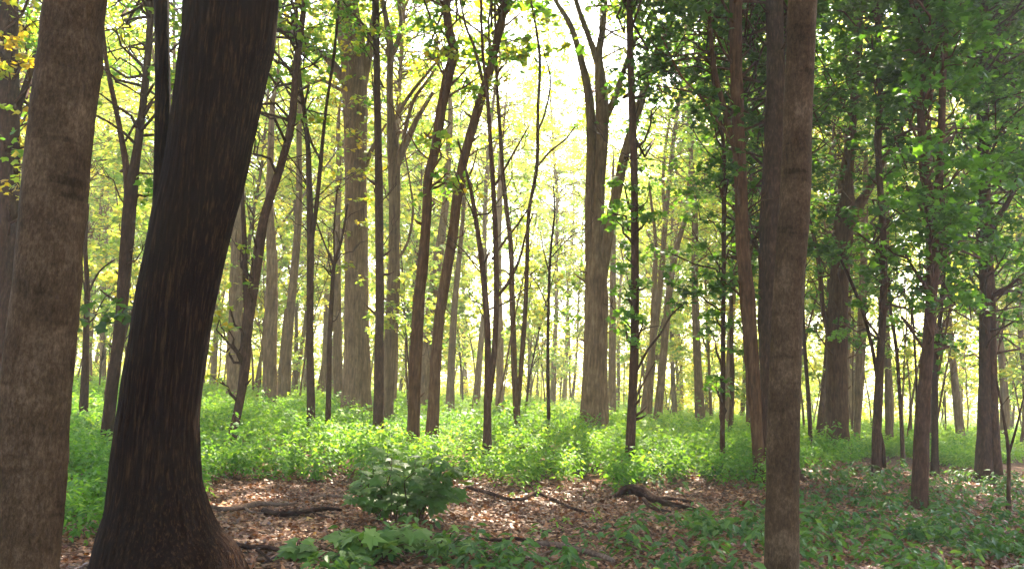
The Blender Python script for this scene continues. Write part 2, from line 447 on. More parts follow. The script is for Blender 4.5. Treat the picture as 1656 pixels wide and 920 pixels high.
# --- near trees
tree('edge', 15, [(4, 640, 30), (10, 470, 30), (14, 300, 32), (14, 150, 34), (10, 0, 36)], B_SLIM,
     'dark trunk cut by the left edge of the picture, behind the mottled grey trunk', top=14,
     limbs=[[(20, 200, 12), (38, 150, 10), (58, 90, 9), (85, 20, 8), (100, -60, 6)]])
def creased(seed, n=12):
    g = np.random.default_rng(seed); Ls = g.uniform(.2, 7, n); am = g.uniform(.008, .022, n); wd = g.uniform(.010, .03, n); ph = g.uniform(0, 6.28, n)
    bl, ba, bs = g.uniform(.3, 6, 14), g.uniform(0, 6.28, 14), g.uniform(.02, .06, 14)
    def f(L, a):
        r = np.ones(np.broadcast(L, a).shape)
        for i in range(n):
            u = (L - Ls[i] - .02 * np.sin(a + ph[i])) / wd[i]
            r = r - am[i] * np.exp(-u * u) + .8 * am[i] * np.exp(-(u - 1.8) ** 2) * (.6 + .4 * np.cos(a + ph[i]))
        for i in range(14):
            da = np.angle(np.exp(1j * (a - ba[i])))
            r = r + bs[i] * np.exp(-((L - bl[i]) / .05) ** 2 - (da / .28) ** 2)
        return r + .006 * np.sin(9 * a + 6 * np.sin(3 * L)) + .005 * np.sin(17 * a + 31 * L)
    return f
tree('grey_left', 5.6, [(38, 920, 108), (52, 760, 106), (60, 620, 105), (77, 460, 101), (81, 400, 99), (96, 230, 98), (112, 100, 97), (121, 0, 94)], B_GREY,
     'mottled grey trunk leaning right in the left foreground, beside the dark flared trunk', top=15, sides=96, rough=.012, step=.02, lobes=creased(3))
def flare_lobes(L, a):
    k = np.exp(-L / .32)
    base = 1 + k * (.04 * np.cos(3 * a + .6) + .04 * np.cos(5 * a + 2))
    wv = 1.5 * np.sin(1.7 * L + 2 * a) + .9 * np.sin(4.3 * L + 3 * a + 1) + .5 * np.sin(11 * L + 7 * a)
    r1 = np.abs(np.sin(17 * a + wv)) ** .6
    r2 = np.abs(np.sin(29 * a - 1.3 * wv + 2)) ** .7
    br = .5 + .5 * np.sin(9 * L + 3 * np.sin(6 * a) + 2 * np.sin(13 * a))
    return base * (1 - .030 + .030 * r1 * (.55 + .45 * br) + .012 * r2)
tree('dark', 6.7, [(262, 950, 290), (262, 920, 248), (256, 875, 198), (254, 825, 162), (252, 780, 143), (254, 700, 132), (258, 660, 127), (270, 575, 124), (290, 460, 124), (309, 370, 127),
                   (327, 300, 130), (342, 225, 132), (361, 110, 141), (374, 0, 148)], B_DARK,
     'massive dark furrowed trunk with wide flared base in the left foreground', top=16, sides=200, rough=.008, step=.03, lobes=flare_lobes,
     limbs=[[(268, 440, 52), (262, 370, 32), (262, 300, 27), (263, 220, 26), (263, 120, 24), (261, 0, 23)]])
tree('grey_right', 7.2, [(1264, 925, 56), (1265, 800, 52), (1266, 700, 51), (1270, 600, 50), (1276, 460, 48), (1282, 380, 49), (1287, 300, 48), (1290, 200, 46), (1295, 85, 45), (1299, 0, 45)], B_GREY,
     'straight grey trunk with creased bark standing foremost on the right', top=14, sides=84, rough=.012, step=.02, lobes=creased(8))
tree('twin_behind', 16, [(1257, 730, 54), (1253, 600, 49), (1251, 460, 47), (1253, 300, 42), (1255, 180, 35), (1254, 90, 28), (1252, 0, 27)], B_SLIM,
     'thick brown trunk partly hidden behind the foremost grey trunk on the right', top=17, sides=28, limbs=[])
# --- left behind
tree('fork_left', 15.5, [(170, 735, 20), (180, 640, 18), (190, 560, 18), (200, 460, 20), (206, 380, 22), (212, 310, 20), (222, 240, 13), (232, 160, 12), (240, 80, 11), (245, 0, 11)], B_SLIM,
     'slim dark forked tree between the mottled grey trunk and the massive dark trunk', top=13,
     limbs=[[(208, 320, 14), (204, 270, 11), (195, 215, 9), (184, 160, 8), (172, 100, 7), (166, 40, 5)],
            [(203, 228, 4), (222, 195, 4), (240, 170, 3), (256, 150, 2.5)], [(186, 132, 4), (205, 140, 3), (228, 155, 2)]])
tree('bent_pole', 16, [(375, 708, 15), (385, 660, 14), (395, 600, 16), (400, 530, 18), (415, 430, 17), (428, 350, 15), (450, 280, 13), (471, 200, 12), (480, 100, 11), (488, 40, 10), (492, 0, 9)], B_SLIM,
     'slim dark pole leaning right, just right of the massive dark trunk', top=12,
     limbs=[[(400, 540, 10), (397, 460, 9), (395, 380, 8), (391, 295, 6)]])
tree('back_a', 30, [(378, 640, 24), (380, 540, 23), (384, 400, 20), (388, 250, 17), (392, 60, 12)], B_TAN, 'pale distant trunk showing at the right edge of the massive dark trunk', top=15)
tree('back_b', 27, [(436, 640, 24), (437, 540, 22), (440, 430, 18), (436, 330, 13), (440, 180, 9)], B_TAN, 'pale brown trunk right of the slim leaning pole', top=13)
tree('back_c', 29, [(462, 640, 16), (466, 540, 15), (476, 440, 13), (483, 340, 11), (484, 200, 8)], B_TAN, 'pale trunk curving right beside the pale brown trunk, left half of the wood', top=14,
     limbs=[[(452, 640, 10), (458, 560, 9), (464, 500, 8)]])
tree('broom_a', 18, [(503, 650, 13), (501, 540, 12), (502, 400, 11), (500, 300, 10), (498, 240, 8), (492, 180, 7), (485, 130, 6), (480, 40, 5)], B_SLIM,
     'thin dark tree with two rising stems left of the thickest brown trunk', top=11,
     limbs=[[(503, 400, 7), (511, 340, 7), (518, 270, 7), (522, 225, 6), (528, 170, 5), (540, 90, 5), (548, 0, 4)], [(519, 260, 4), (500, 220, 4), (488, 150, 3), (470, 90, 2)]])
tree('broom_b', 19, [(531, 655, 9), (533, 560, 8), (537, 470, 7), (541, 425, 6), (552, 390, 4), (562, 330, 3)], B_SLIM,
     'very thin dark sapling forking low, close left of the thickest brown trunk', cat='sapling', limbs=[[(540, 430, 4), (525, 395, 3), (512, 360, 2.5)], [(541, 425, 3), (540, 370, 3), (546, 300, 2)]])
tree('back_d', 31, [(547, 645, 16), (546, 540, 14), (545, 400, 11), (548, 250, 8)], B_TAN, 'pale trunk peeping out left of the thickest brown trunk', top=14)
tree('thick', 24, [(577, 660, 50), (577, 600, 43), (576, 500, 40), (576, 400, 37), (576, 300, 36), (575, 200, 38), (572, 110, 42), (565, 50, 44), (558, 0, 36)], B_TAN,
     'thickest brown trunk left of centre with stout limbs near the top', top=18, sides=32, rough=.03, flare=1.3,
     limbs=[[(568, 140, 22), (548, 118, 17), (530, 95, 12), (505, 78, 10), (485, 66, 9), (465, 52, 8), (440, 40, 7)],
            [(578, 160, 24), (592, 105, 17), (603, 50, 13), (608, 0, 10)], [(590, 270, 9), (600, 245, 8), (612, 222, 5), (625, 200, 3)],
            [(560, 150, 6), (540, 140, 6), (520, 130, 5), (500, 135, 4), (480, 110, 3)]])
tree('pole_a', 18.5, [(612, 680, 17), (613, 560, 15), (614, 460, 14), (613, 300, 13), (611, 200, 12), (609, 100, 11), (607, 0, 11)], B_SLIM,
     'straight slim dark pole immediately right of the thickest brown trunk', top=12)
tree('fork_mid', 22, [(625, 650, 24), (631, 560, 22), (636, 470, 20), (637, 400, 18), (638, 300, 19), (636, 240, 20), (632, 180, 12), (630, 140, 11), (631, 80, 11), (624, 30, 8), (618, 0, 8)], B_TAN,
     'grey brown trunk dividing into many raised limbs, right of the straight slim pole', top=14,
     limbs=[[(640, 270, 16), (652, 240, 14), (664, 215, 11), (676, 190, 8), (700, 150, 6)], [(637, 195, 7), (662, 155, 6), (690, 120, 5), (718, 88, 4)],
            [(652, 225, 7), (668, 165, 6), (692, 130, 5), (712, 100, 3)], [(632, 90, 8), (645, 60, 7), (648, 30, 6), (645, 0, 5)],
            [(640, 425, 5), (660, 390, 4), (668, 340, 4), (662, 290, 3), (655, 250, 3)]])
tree('wavy', 16.5, [(668, 695, 21), (670, 640, 20), (674, 560, 20), (678, 480, 18), (684, 430, 18), (690, 350, 16), (692, 290, 15), (705, 235, 15), (713, 180, 16), (725, 120, 17), (733, 85, 16), (725, 40, 14), (722, 0, 13)], B_BROWN,
     'brown trunk with an S bend near the top, left of centre', top=13)
tree('leaning', 18.5, [(700, 675, 19), (704, 600, 18), (710, 520, 18), (722, 440, 17), (732, 380, 16), (742, 300, 16), (755, 240, 15), (775, 170, 15), (790, 120, 14), (805, 60, 13), (818, 0, 13)], B_BROWN,
     'brown trunk leaning right in a long sweep, next to the S bent trunk', top=12,
     limbs=[[(780, 130, 6), (768, 80, 5), (754, 45, 4), (746, 10, 3)], [(738, 330, 5), (750, 300, 4), (765, 270, 3), (772, 240, 2)]])
tree('back_e', 30, [(686, 650, 20), (690, 580, 20), (698, 500, 18), (708, 420, 15), (720, 330, 12), (728, 200, 9)], B_TAN, 'pale trunk half hidden behind the long sweeping trunk', top=14)
tree('back_f', 27, [(728, 650, 14), (731, 560, 12), (738, 460, 9), (748, 360, 7), (752, 260, 5)], B_TAN, 'pale thin trunk right of the long sweeping trunk', top=10)
tree('pair_a', 16, [(788, 700, 14), (789, 600, 11), (788, 520, 10), (780, 430, 9), (770, 360, 8), (762, 310, 6), (752, 270, 4), (740, 225, 3)], B_SLIM,
     'thin dark twin stemmed tree with open V fork at picture centre left', top=None,
     limbs=[[(791, 650, 9), (800, 560, 9), (803, 460, 9), (800, 350, 8), (795, 260, 7), (788, 150, 6), (781, 90, 5), (778, 0, 4)],
            [(803, 480, 5), (820, 460, 5), (840, 420, 4), (850, 380, 3), (862, 345, 2)], [(801, 300, 4), (818, 270, 4), (835, 240, 3), (855, 205, 2)],
            [(796, 420, 4), (812, 395, 4), (838, 362, 3), (862, 325, 2)]])
tree('back_g', 34, [(808, 650, 13), (808, 550, 12), (806, 420, 10), (810, 250, 8)], B_TAN, 'pale far trunk just right of the thin twin stemmed tree', top=13)
tree('pair_b', 20, [(836, 670, 11), (832, 600, 10), (828, 480, 9), (826, 400, 8), (815, 300, 7), (808, 200, 6), (803, 120, 5), (800, 0, 4)], B_BROWN,
     'thin brown double tree whose stems part near the undergrowth, centre of the picture', top=11,
     limbs=[[(838, 655, 8), (845, 560, 8), (851, 470, 7), (855, 350, 6), (868, 270, 6), (870, 180, 5), (873, 100, 5), (866, 40, 4), (858, 0, 4)],
            [(868, 270, 4), (890, 245, 3), (915, 225, 3), (930, 205, 2)], [(869, 215, 4), (882, 180, 3), (890, 130, 3), (878, 80, 2)]])
tree('wand', 19, [(887, 668, 6), (886, 560, 5), (888, 460, 5), (891, 400, 4), (897, 345, 3), (895, 300, 2)], B_SLIM, 'thin bare wand of a sapling left of the big forked tree', cat='sapling', sides=8,
     limbs=[[(888, 440, 2.5), (880, 410, 2), (874, 375, 1.5)]])
tree('big_fork', 21.5, [(961, 690, 46), (962, 600, 40), (964, 500, 38), (963, 440, 34), (963, 400, 24), (969, 300, 20), (974, 200, 22), (972, 140, 20), (968, 90, 12), (974, 50, 11), (976, 0, 10)], B_TAN,
     'big grey brown tree splitting into two great stems right of centre', top=16, sides=30, rough=.03, flare=1.25,
     limbs=[[(966, 480, 26), (975, 420, 22), (987, 360, 18), (1000, 300, 16), (1012, 245, 15), (1030, 185, 14), (1052, 115, 13), (1074, 60, 12), (1092, 10, 10)],
            [(955, 420, 18), (954, 330, 17), (956, 240, 16), (953, 160, 15), (938, 90, 11), (922, 40, 9), (898, 0, 7)],
            [(968, 110, 10), (952, 60, 9), (934, 10, 8)], [(976, 195, 13), (992, 165, 11), (1004, 130, 9), (1014, 98, 7), (1030, 60, 5)]])
tree('pole_b', 16.2, [(1020, 712, 15), (1023, 640, 15), (1026, 560, 14), (1027, 460, 13), (1026, 300, 12), (1023, 200, 12), (1020, 100, 11), (1018, 0, 10)], B_SLIM,
     'straight slim dark pole with leafy tufts, directly right of the big forked tree', top=12,
     limbs=[[(1030, 600, 4), (1048, 565, 4), (1068, 540, 3.5), (1085, 510, 3), (1108, 490, 2)], [(1030, 640, 3), (1045, 610, 3), (1060, 585, 2)]])
tree('back_h', 31, [(1050, 668, 10), (1055, 560, 10), (1058, 460, 9), (1060, 390, 6), (1050, 300, 4)], B_TAN, 'left one of two pale trunks standing apart in the bright gap right of centre', top=9)
tree('back_i', 31, [(1064, 672, 14), (1074, 560, 12), (1083, 470, 10), (1095, 400, 9), (1110, 340, 7), (1120, 220, 5)], B_TAN, 'right one of two pale trunks in the bright gap, leaning right', top=11)
tree('tiered', 16.5, [(1168, 712, 8), (1169, 600, 8), (1170, 460, 7), (1171, 300, 7), (1170, 230, 6), (1160, 170, 6), (1152, 110, 5), (1148, 0, 4)], B_SLIM,
     'thin dark sapling carrying flat tiers of maple leaves in front of the bright gap', cat='sapling', top=9)
tree('curved_right', 15.5, [(1228, 762, 19), (1224, 700, 19), (1217, 600, 22), (1208, 470, 24), (1200, 390, 22), (1198, 300, 20), (1193, 200, 20), (1190, 100, 20), (1190, 0, 21)], B_BROWN,
     'brown trunk curving down to the right, just left of the foremost grey trunk', top=14,
     limbs=[[(1192, 250, 12), (1182, 215, 10), (1170, 170, 9), (1155, 110, 8), (1148, 40, 7), (1146, 0, 6)], [(1185, 230, 5), (1160, 195, 5), (1135, 160, 4), (1100, 120, 3), (1070, 60, 3)]])
tree('hooked', 23, [(1356, 745, 38), (1354, 640, 34), (1354, 560, 32), (1356, 470, 31), (1362, 400, 32), (1367, 345, 30), (1368, 300, 24), (1371, 265, 20), (1378, 200, 15), (1386, 120, 13), (1392, 0, 10)], B_BROWN,
     'stout dark trunk with a bent side limb, right of the foremost grey trunk', top=15, sides=26, rough=.045,
     limbs=[[(1366, 375, 22), (1384, 340, 20), (1400, 315, 14), (1415, 290, 9), (1440, 240, 7), (1462, 200, 5), (1485, 170, 4)],
            [(1342, 550, 8), (1331, 500, 7), (1326, 440, 7), (1318, 390, 6), (1308, 350, 5), (1300, 300, 4)]])
tree('kinked', 17.5, [(1417, 762, 15), (1418, 700, 15), (1422, 620, 13), (1426, 540, 12), (1429, 460, 11), (1428, 380, 10), (1423, 300, 10), (1420, 230, 10), (1424, 150, 9), (1420, 50, 9), (1418, 0, 8)], B_SLIM,
     'slim kinked dark trunk between the stout limbed trunk and the Y shaped tree', top=12,
     limbs=[[(1420, 620, 7), (1412, 570, 6), (1396, 505, 6), (1376, 455, 5), (1360, 420, 4)], [(1420, 690, 7), (1427, 720, 7), (1430, 755, 7)]])
tree('back_j', 31, [(1438, 720, 13), (1437, 620, 12), (1432, 480, 9), (1436, 300, 7)], B_TAN, 'pale far trunk just right of the slim kinked trunk', top=12)
tree('whip', 22, [(1459, 722, 6), (1455, 640, 6), (1449, 560, 6), (1440, 500, 5), (1438, 450, 4)], B_SLIM, 'thin curved sapling between the slim kinked trunk and the Y shaped tree', cat='sapling', sides=8,
     limbs=[[(1482, 690, 4), (1482, 620, 4), (1479, 560, 4), (1474, 470, 3)]])
tree('y_tree', 13.6, [(1488, 815, 24), (1489, 760, 24), (1491, 690, 23), (1498, 600, 20), (1502, 540, 18), (1507, 460, 18), (1508, 400, 20), (1506, 345, 20), (1496, 285, 15), (1490, 200, 13), (1488, 100, 12), (1487, 0, 12)], B_SLIM,
     'dark Y shaped tree forking at mid height in the right foreground', top=11,
     limbs=[[(1508, 380, 13), (1516, 320, 13), (1521, 240, 12), (1525, 120, 11), (1530, 0, 11)], [(1496, 810, 10), (1497, 740, 11), (1499, 640, 10), (1501, 580, 8)]])
tree('behind_y', 20, [(1512, 720, 11), (1512, 600, 9), (1518, 540, 8), (1524, 470, 6), (1530, 380, 5)], B_SLIM, 'thin dark stem close behind the right side of the Y shaped tree', top=9)
tree('double_right', 19, [(1590, 762, 27), (1591, 700, 22), (1592, 620, 18), (1593, 540, 17), (1594, 460, 18), (1594, 410, 24), (1592, 350, 22), (1590, 260, 19), (1588, 120, 17), (1590, 0, 16)], B_SLIM,
     'dark double stemmed trunk near the right edge of the picture', top=14,
     limbs=[[(1612, 768, 20), (1608, 700, 16), (1606, 620, 13), (1605, 540, 12), (1602, 460, 13), (1598, 405, 14)],
            [(1602, 378, 8), (1625, 335, 8), (1650, 295, 7), (1690, 250, 6)], [(1600, 368, 4), (1614, 345, 4), (1636, 322, 3)]])
tree('edge_sapling', 14.2, [(1631, 800, 6), (1631, 730, 6), (1622, 670, 4), (1612, 615, 3)], B_SLIM, 'small bare V forked sapling at the right edge', cat='sapling', sides=8,
     limbs=[[(1631, 735, 5), (1644, 690, 4), (1656, 640, 3), (1668, 590, 2)]])
tree('back_k', 30, [(1386, 700, 10), (1390, 620, 14), (1392, 560, 15), (1396, 450, 12), (1400, 300, 9)], B_TAN, 'pale far trunk right of the stout limbed trunk', top=12)
tree('thin_right', 22, [(1311, 722, 8), (1308, 650, 7), (1302, 570, 6), (1299, 480, 5), (1304, 380, 4)], B_SLIM, 'thin dark stem just right of the foremost grey trunk', cat='sapling', sides=8)
tree('left_gap', 19, [(136, 640, 14), (139, 560, 11), (141, 470, 9), (138, 400, 7), (142, 330, 5)], B_SLIM, 'thin stem in the gap right of the mottled grey trunk', cat='sapling', sides=8,
     limbs=[[(140, 480, 4), (160, 440, 3), (185, 420, 3)]])
tree('back_l', 36, [(990, 690, 13), (990, 580, 12), (991, 460, 10), (992, 300, 7)], B_TAN, 'pale far trunk between the big forked tree and the slim leafy pole', top=12)

for k in ['thick', 'big_fork', 'twin_behind', 'hooked', 'double_right', 'y_tree', 'wavy', 'leaning', 'fork_mid', 'curved_right', 'kinked', 'pole_a', 'pole_b', 'fork_left', 'bent_pole', 'back_a', 'back_b', 'back_e', 'back_i', 'edge']:
    T = TREES[k]
    for _ in range(7):
        p, r = trunk_at(T, rng.uniform(.9, 9)); a = rng.uniform(0, 6.28); dv = np.array([math.cos(a), math.sin(a) * .6, rng.uniform(.1, .8)])
        L = rng.uniform(.05, .30)
        T['tw'].add([p + dv * r * .6, p + dv * (r + L * .5), p + dv * (r + L) + [0, 0, .03]], [min(.035, r * .4), min(.02, r * .25), .008], 6)
# bare rising twigs on the saplings
for k, n, a, b in [('broom_a', 14, 3.5, 9), ('broom_b', 9, 2.5, 5.0), ('bent_pole', 6, 3, 9), ('fork_left', 9, 3, 9), ('pair_a', 12, 2.5, 6.2), ('pair_b', 14, 3, 9.5),
                   ('wand', 4, 3, 5.5), ('pole_a', 7, 3.5, 10), ('fork_mid', 10, 4, 11), ('wavy', 4, 4, 9), ('leaning', 8, 3.5, 9.5), ('big_fork', 6, 5, 12), ('pole_b', 8, 2.5, 9),
                   ('back_b', 6, 3, 8), ('back_f', 9, 3, 8), ('back_c', 7, 3, 9), ('back_e', 6, 4, 10), ('back_h', 8, 3, 8), ('back_i', 9, 3, 9), ('curved_right', 8, 4, 9), ('kinked', 9, 2.5, 9),
                   ('hooked', 7, 4, 10), ('y_tree', 6, 3, 7), ('double_right', 7, 3, 8), ('whip', 6, 2.5, 4.5), ('edge_sapling', 3, 1.2, 2), ('thin_right', 6, 2, 5), ('left_gap', 8, 2, 5),
                   ('behind_y', 5, 2.5, 6), ('tiered', 6, 3, 8), ('thick', 5, 6, 11), ('edge', 5, 4, 9)]:
    side_twigs(k, n, a, b)

# dark maple foliage hanging at the upper right
right = [('curved_right', 1190), ('hooked', 1370), ('kinked', 1420), ('y_tree', 1508), ('double_right', 1592), ('tiered', 1165), ('twin_behind', 1255)]
def nearest(px, lst): 
    c = sorted(lst, key=lambda q: abs(q[1] - px) + rng.uniform(0, 90))
    return c[0][0]
n = 0
while n < 930:
    px = rng.uniform(1040, 1730); py = rng.uniform(-160, 480)
    lim = 110 + 330 * sstep(1060, 1230, px) * (0.75 + .25 * math.sin(px / 47.)) + 40 * math.sin(px / 23.)
    if py > lim and rng.random() < .86: continue
    if py > 150 and rng.random() < .4: continue
    if px < 1150 and rng.random() < .35: continue
    if 1310 < px < 1345 and py < 90: continue
    if (1420 < px < 1480 and 0 < py < 150) and rng.random() < .6: continue
    k = nearest(px, right); dd = rng.uniform(-.6, 6.5) if rng.random() < .8 else rng.uniform(-2.5, 0)
    if 1170 < px < 1340: dd = max(dd, 17.2 - TREES[k]['d'] + rng.uniform(0, 5))
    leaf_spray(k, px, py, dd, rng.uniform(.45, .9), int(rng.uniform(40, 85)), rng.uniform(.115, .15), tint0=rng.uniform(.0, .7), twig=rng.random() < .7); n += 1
for _ in range(110):       # mid-height drooping sprays right
    px = rng.uniform(1300, 1690); py = rng.uniform(330, 560)
    leaf_spray(nearest(px, right[1:5]), px, py, rng.uniform(-1, 4), rng.uniform(.35, .7), 45, .12, tint0=rng.uniform(.3, .9))
for px, py in [(1165, 420), (1140, 440), (1190, 455), (1120, 470), (1165, 500), (1185, 520), (1130, 510), (1150, 535), (1180, 570), (1160, 610), (1178, 630), (1100, 430), (1090, 400), (1145, 395), (1120, 350), (1185, 360), (1130, 300), (1175, 290)]:
    for q in range(2): leaf_spray('tiered', px + rng.normal(0, 8), py + rng.normal(0, 5), rng.uniform(-.7, .7), .34, 22, .11, flat=.15, tint0=.7, twig=q == 0 and rng.random() < .6)
for px, py in [(998, 325), (985, 350), (1005, 372), (995, 300), (1003, 395), (1010, 440), (1005, 470), (1012, 500), (1006, 530), (1018, 555), (1038, 350), (1045, 400), (1035, 450), (1040, 500), (1030, 300), (1050, 330)]:
    for q in range(2): leaf_spray('pole_b', px + rng.normal(0, 6), py + rng.normal(0, 8), rng.uniform(-.5, .5), .28, 18, .125, flat=.3, tint0=.9, twig=q == 0 and rng.random() < .6)
# leaves at the top of the centre and left (yellow-green, loose)
left = [('edge', 14), ('fork_left', 215), ('bent_pole', 470), ('broom_a', 500), ('thick', 575), ('pole_a', 612), ('fork_mid', 635), ('wavy', 720), ('leaning', 790), ('pair_b', 850), ('big_fork', 975), ('pole_b', 1022)]
n = 0
while n < 380:
    px = rng.uniform(-60, 1080); py = rng.uniform(-170, 330)
    if rng.random() < sstep(-60, 260, py) * .9: continue
    if 740 < px < 940 and rng.random() < .55: continue
    k = nearest(px, left)
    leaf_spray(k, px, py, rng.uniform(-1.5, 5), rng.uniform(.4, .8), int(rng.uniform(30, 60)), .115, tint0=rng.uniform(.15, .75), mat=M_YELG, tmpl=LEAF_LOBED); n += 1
for _ in range(46):       # small yellow leaves up the thickest trunk
    px = 576 + rng.normal(0, 24); py = rng.uniform(40, 440)
    leaf_spray('thick', px, py, rng.uniform(-.9, -.2), .35, 14, .12, tint0=.75, mat=M_YELG, tmpl=LEAF_LOBED, twig=False)
for _ in range(26):
    px = rng.uniform(-30, 60); py = rng.uniform(-60, 330)
    leaf_spray('edge', px, py, rng.uniform(-1, 2), .5, 40, .12, tint0=.9)
for px, py in [(150, 490), (175, 495), (160, 520), (190, 510), (135, 520), (205, 500)]:
    leaf_spray('left_gap', px, py, -6, .28, 10, .17, tint0=.3, tmpl=LEAF_LOBED, twig=False)
for px, py in [(355, 515), (368, 530), (350, 560), (345, 610), (372, 500), (390, 400), (405, 460)]:
    leaf_spray('bent_pole', px, py, -.5, .3, 14, .13, tint0=.6, tmpl=LEAF_LOBED)

# ------------------------------------------------------------------ high crowns, mostly unseen, the near ones widened to shade the foreground
def crown_blob(L, c, rad, hz, nclump, nleaf, size, R=1.0, tint=(.2, .8)):
    for _ in range(nclump):
        v = rng.normal(0, 1, 3); v /= np.linalg.norm(v); v *= rng.uniform(.35, 1) ** .6
        clump(L, c + v * np.array([rad, rad, hz]), R * rng.uniform(.7, 1.3), nleaf, size, .4, rng.uniform(*tint))
for k, z, rad, nc in [('grey_left', 11, 7, 170), ('dark', 12, 8, 230), ('grey_right', 11.5, 7.5, 210), ('twin_behind', 14, 4.5, 70), ('thick', 16, 5.5, 80), ('big_fork', 15.5, 5, 70), ('fork_mid', 13.5, 3.5, 40),
                      ('wavy', 12.5, 3.2, 40), ('leaning', 12, 3, 36), ('curved_right', 12.5, 3.8, 55), ('hooked', 14, 4.5, 60), ('kinked', 12, 3, 36), ('y_tree', 11, 3.4, 50), ('double_right', 13, 4.2, 60),
                      ('fork_left', 12.5, 3.8, 50), ('edge', 13, 4, 50), ('pole_a', 12, 2.6, 26), ('pole_b', 12, 2.8, 30), ('bent_pole', 12, 2.8, 30), ('pair_b', 11.5, 2.4, 20)]:
    T = TREES[k]
    s, r = trunk_at(T, z)
    if T['lv'] is None: T['lv'] = Leaves(LEAF_LOBED); T['lm'] = M_CANOPY
    Lc = T['lv']
    # bigger leaves up there, never seen close
    for _ in range(int(nc * (1 if T['d'] < 10 else .6))):
        v = rng.normal(0, 1, 3); v /= np.linalg.norm(v); v *= rng.uniform(.3, 1) ** .6
        c = s + v * np.array([rad, rad, 2.2])
        cx, cy, cz = project(c)
        if cz > 1 and -50 < cx < 1700 and cy > -60 and T['d'] < 14: continue
        clump(Lc, c, 1.1, 44, .27, .4, rng.uniform(.1, .6))
        if rng.random() < .5: add_twig(T, s + np.array([0, 0, rng.uniform(-2.5, 0)]), c, .03, 1, 0)
finish_trees()

# ------------------------------------------------------------------ background trees: a few kinds, copied
def proto_tree(kind, h, r, zc, rad, hz, nclump, nleaf, leaf, mat, lm, fork=False, seedn=0):
    root = thing({'tall': 'distant_tree', 'low': 'distant_sapling'}[kind], (0, 0, 0), 'x', 'tree' if kind == 'tall' else 'sapling')
    T = dict(root=root, tw=Tubes(), mat=mat)
    k = 8; p = np.zeros(3) + np.array([0, 0, -.2]); W = [p.copy()]; R = [r * 1.3]
    dv = np.array([rng.normal(0, .05), rng.normal(0, .05), 1.0])
    for i in range(k):
        dv = dv + np.array([rng.normal(0, .055), rng.normal(0, .055), 0]); dv[:2] *= .93; dv /= np.linalg.norm(dv)
        p = p + dv * (h + .2) / k; W.append(p.copy()); R.append(r * (1 - (i + 1) / k * .85))
    W = np.array(W); T['W'] = W; T['R'] = np.array(R)
    tb = Tubes(); tb.add(W, R, 10, step=.6, rough=.04)
    tb.build('trunk', mat, root)
    if fork:
        z0 = h * rng.uniform(.2, .45); s, rr = trunk_at(T, z0)
        a = rng.uniform(0, 6.28); q = [s]; d2 = np.array([math.cos(a) * .5, math.sin(a) * .5, 1]); 
        for i in range(5): d2 = d2 + rng.normal(0, .08, 3) + [0, 0, .1]; d2 /= np.linalg.norm(d2); q.append(q[-1] + d2 * h * .11)
        tb = Tubes(); tb.add(q, np.linspace(rr * .8, rr * .2, 6), 8, step=.6, rough=.03); tb.build('branch', mat, root)
    Lf = Leaves(LEAF_SIMPLE if kind == 'tall' else LEAF_LOBED)
    for _ in range(nclump):
        v = rng.normal(0, 1, 3); v /= np.linalg.norm(v); v *= rng.uniform(.2, 1) ** .55
        c = np.array([0, 0, zc]) + v * np.array([rad, rad, hz])
        s, rr = trunk_at(T, max(.6, c[2] - rng.uniform(.3, 1.5))); c[:2] += s[:2]
        if rng.random() < .6: add_twig(T, s, c, min(.03, rr * .5), 1, 1 if rng.random() < .5 else 0)
        clump(Lf, c, rng.uniform(.5, 1.0) * (1 if kind == 'tall' else .6), nleaf, leaf, .35, np.clip(.45 + v[0] * .15 + rng.normal(0, .18), 0, 1))
    T['tw'].build('twigs', mat, root)
    Lf.build('crown', lm, root)
    return root
def copy_tree(src):
    r = src.copy(); COL.objects.link(r)
    for ch in src.children:
        c = ch.copy(); COL.objects.link(c); c.parent = r
    return r
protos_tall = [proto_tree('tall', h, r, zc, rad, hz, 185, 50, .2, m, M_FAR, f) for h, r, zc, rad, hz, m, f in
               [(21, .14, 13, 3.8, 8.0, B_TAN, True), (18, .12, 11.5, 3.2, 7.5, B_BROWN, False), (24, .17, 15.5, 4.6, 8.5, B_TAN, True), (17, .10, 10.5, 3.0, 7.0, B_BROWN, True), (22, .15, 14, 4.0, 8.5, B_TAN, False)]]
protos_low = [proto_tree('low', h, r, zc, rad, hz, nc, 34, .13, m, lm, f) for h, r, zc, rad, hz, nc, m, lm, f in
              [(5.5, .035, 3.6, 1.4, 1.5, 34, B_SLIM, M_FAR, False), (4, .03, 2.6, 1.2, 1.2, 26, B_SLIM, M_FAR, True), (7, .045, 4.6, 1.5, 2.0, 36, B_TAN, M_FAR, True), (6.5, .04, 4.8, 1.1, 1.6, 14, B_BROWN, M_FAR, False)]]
LAND = [(0, 'the left edge'), (60, 'the mottled grey trunk'), (265, 'the massive dark trunk'), (400, 'the slim leaning pole'), (576, 'the thickest brown trunk'), (705, 'the long sweeping trunk'), (790, 'the thin twin stems'), (838, 'the thin double tree'),
        (963, 'the big forked tree'), (1024, 'the slim leafy pole'), (1170, 'the tiered leaf sapling'), (1270, 'the foremost grey trunk'), (1355, 'the stout limbed trunk'), (1420, 'the slim kinked trunk'), (1500, 'the Y shaped tree'), (1597, 'the double stemmed trunk'), (1656, 'the right edge')]
def far_label(p, what, tone):
    px, _, z = project(np.array([p[0], p[1], 2.5]))
    for (a, na), (b, nb) in zip(LAND[:-1], LAND[1:]):
        if a <= px < b: where = 'between %s and %s' % (na[4:], nb[4:]); break
    else: where = 'beyond %s of the picture' % ('the left edge' if px < 0 else 'the right edge')
    return '%s %s %s' % (tone, what, where)
placed = []
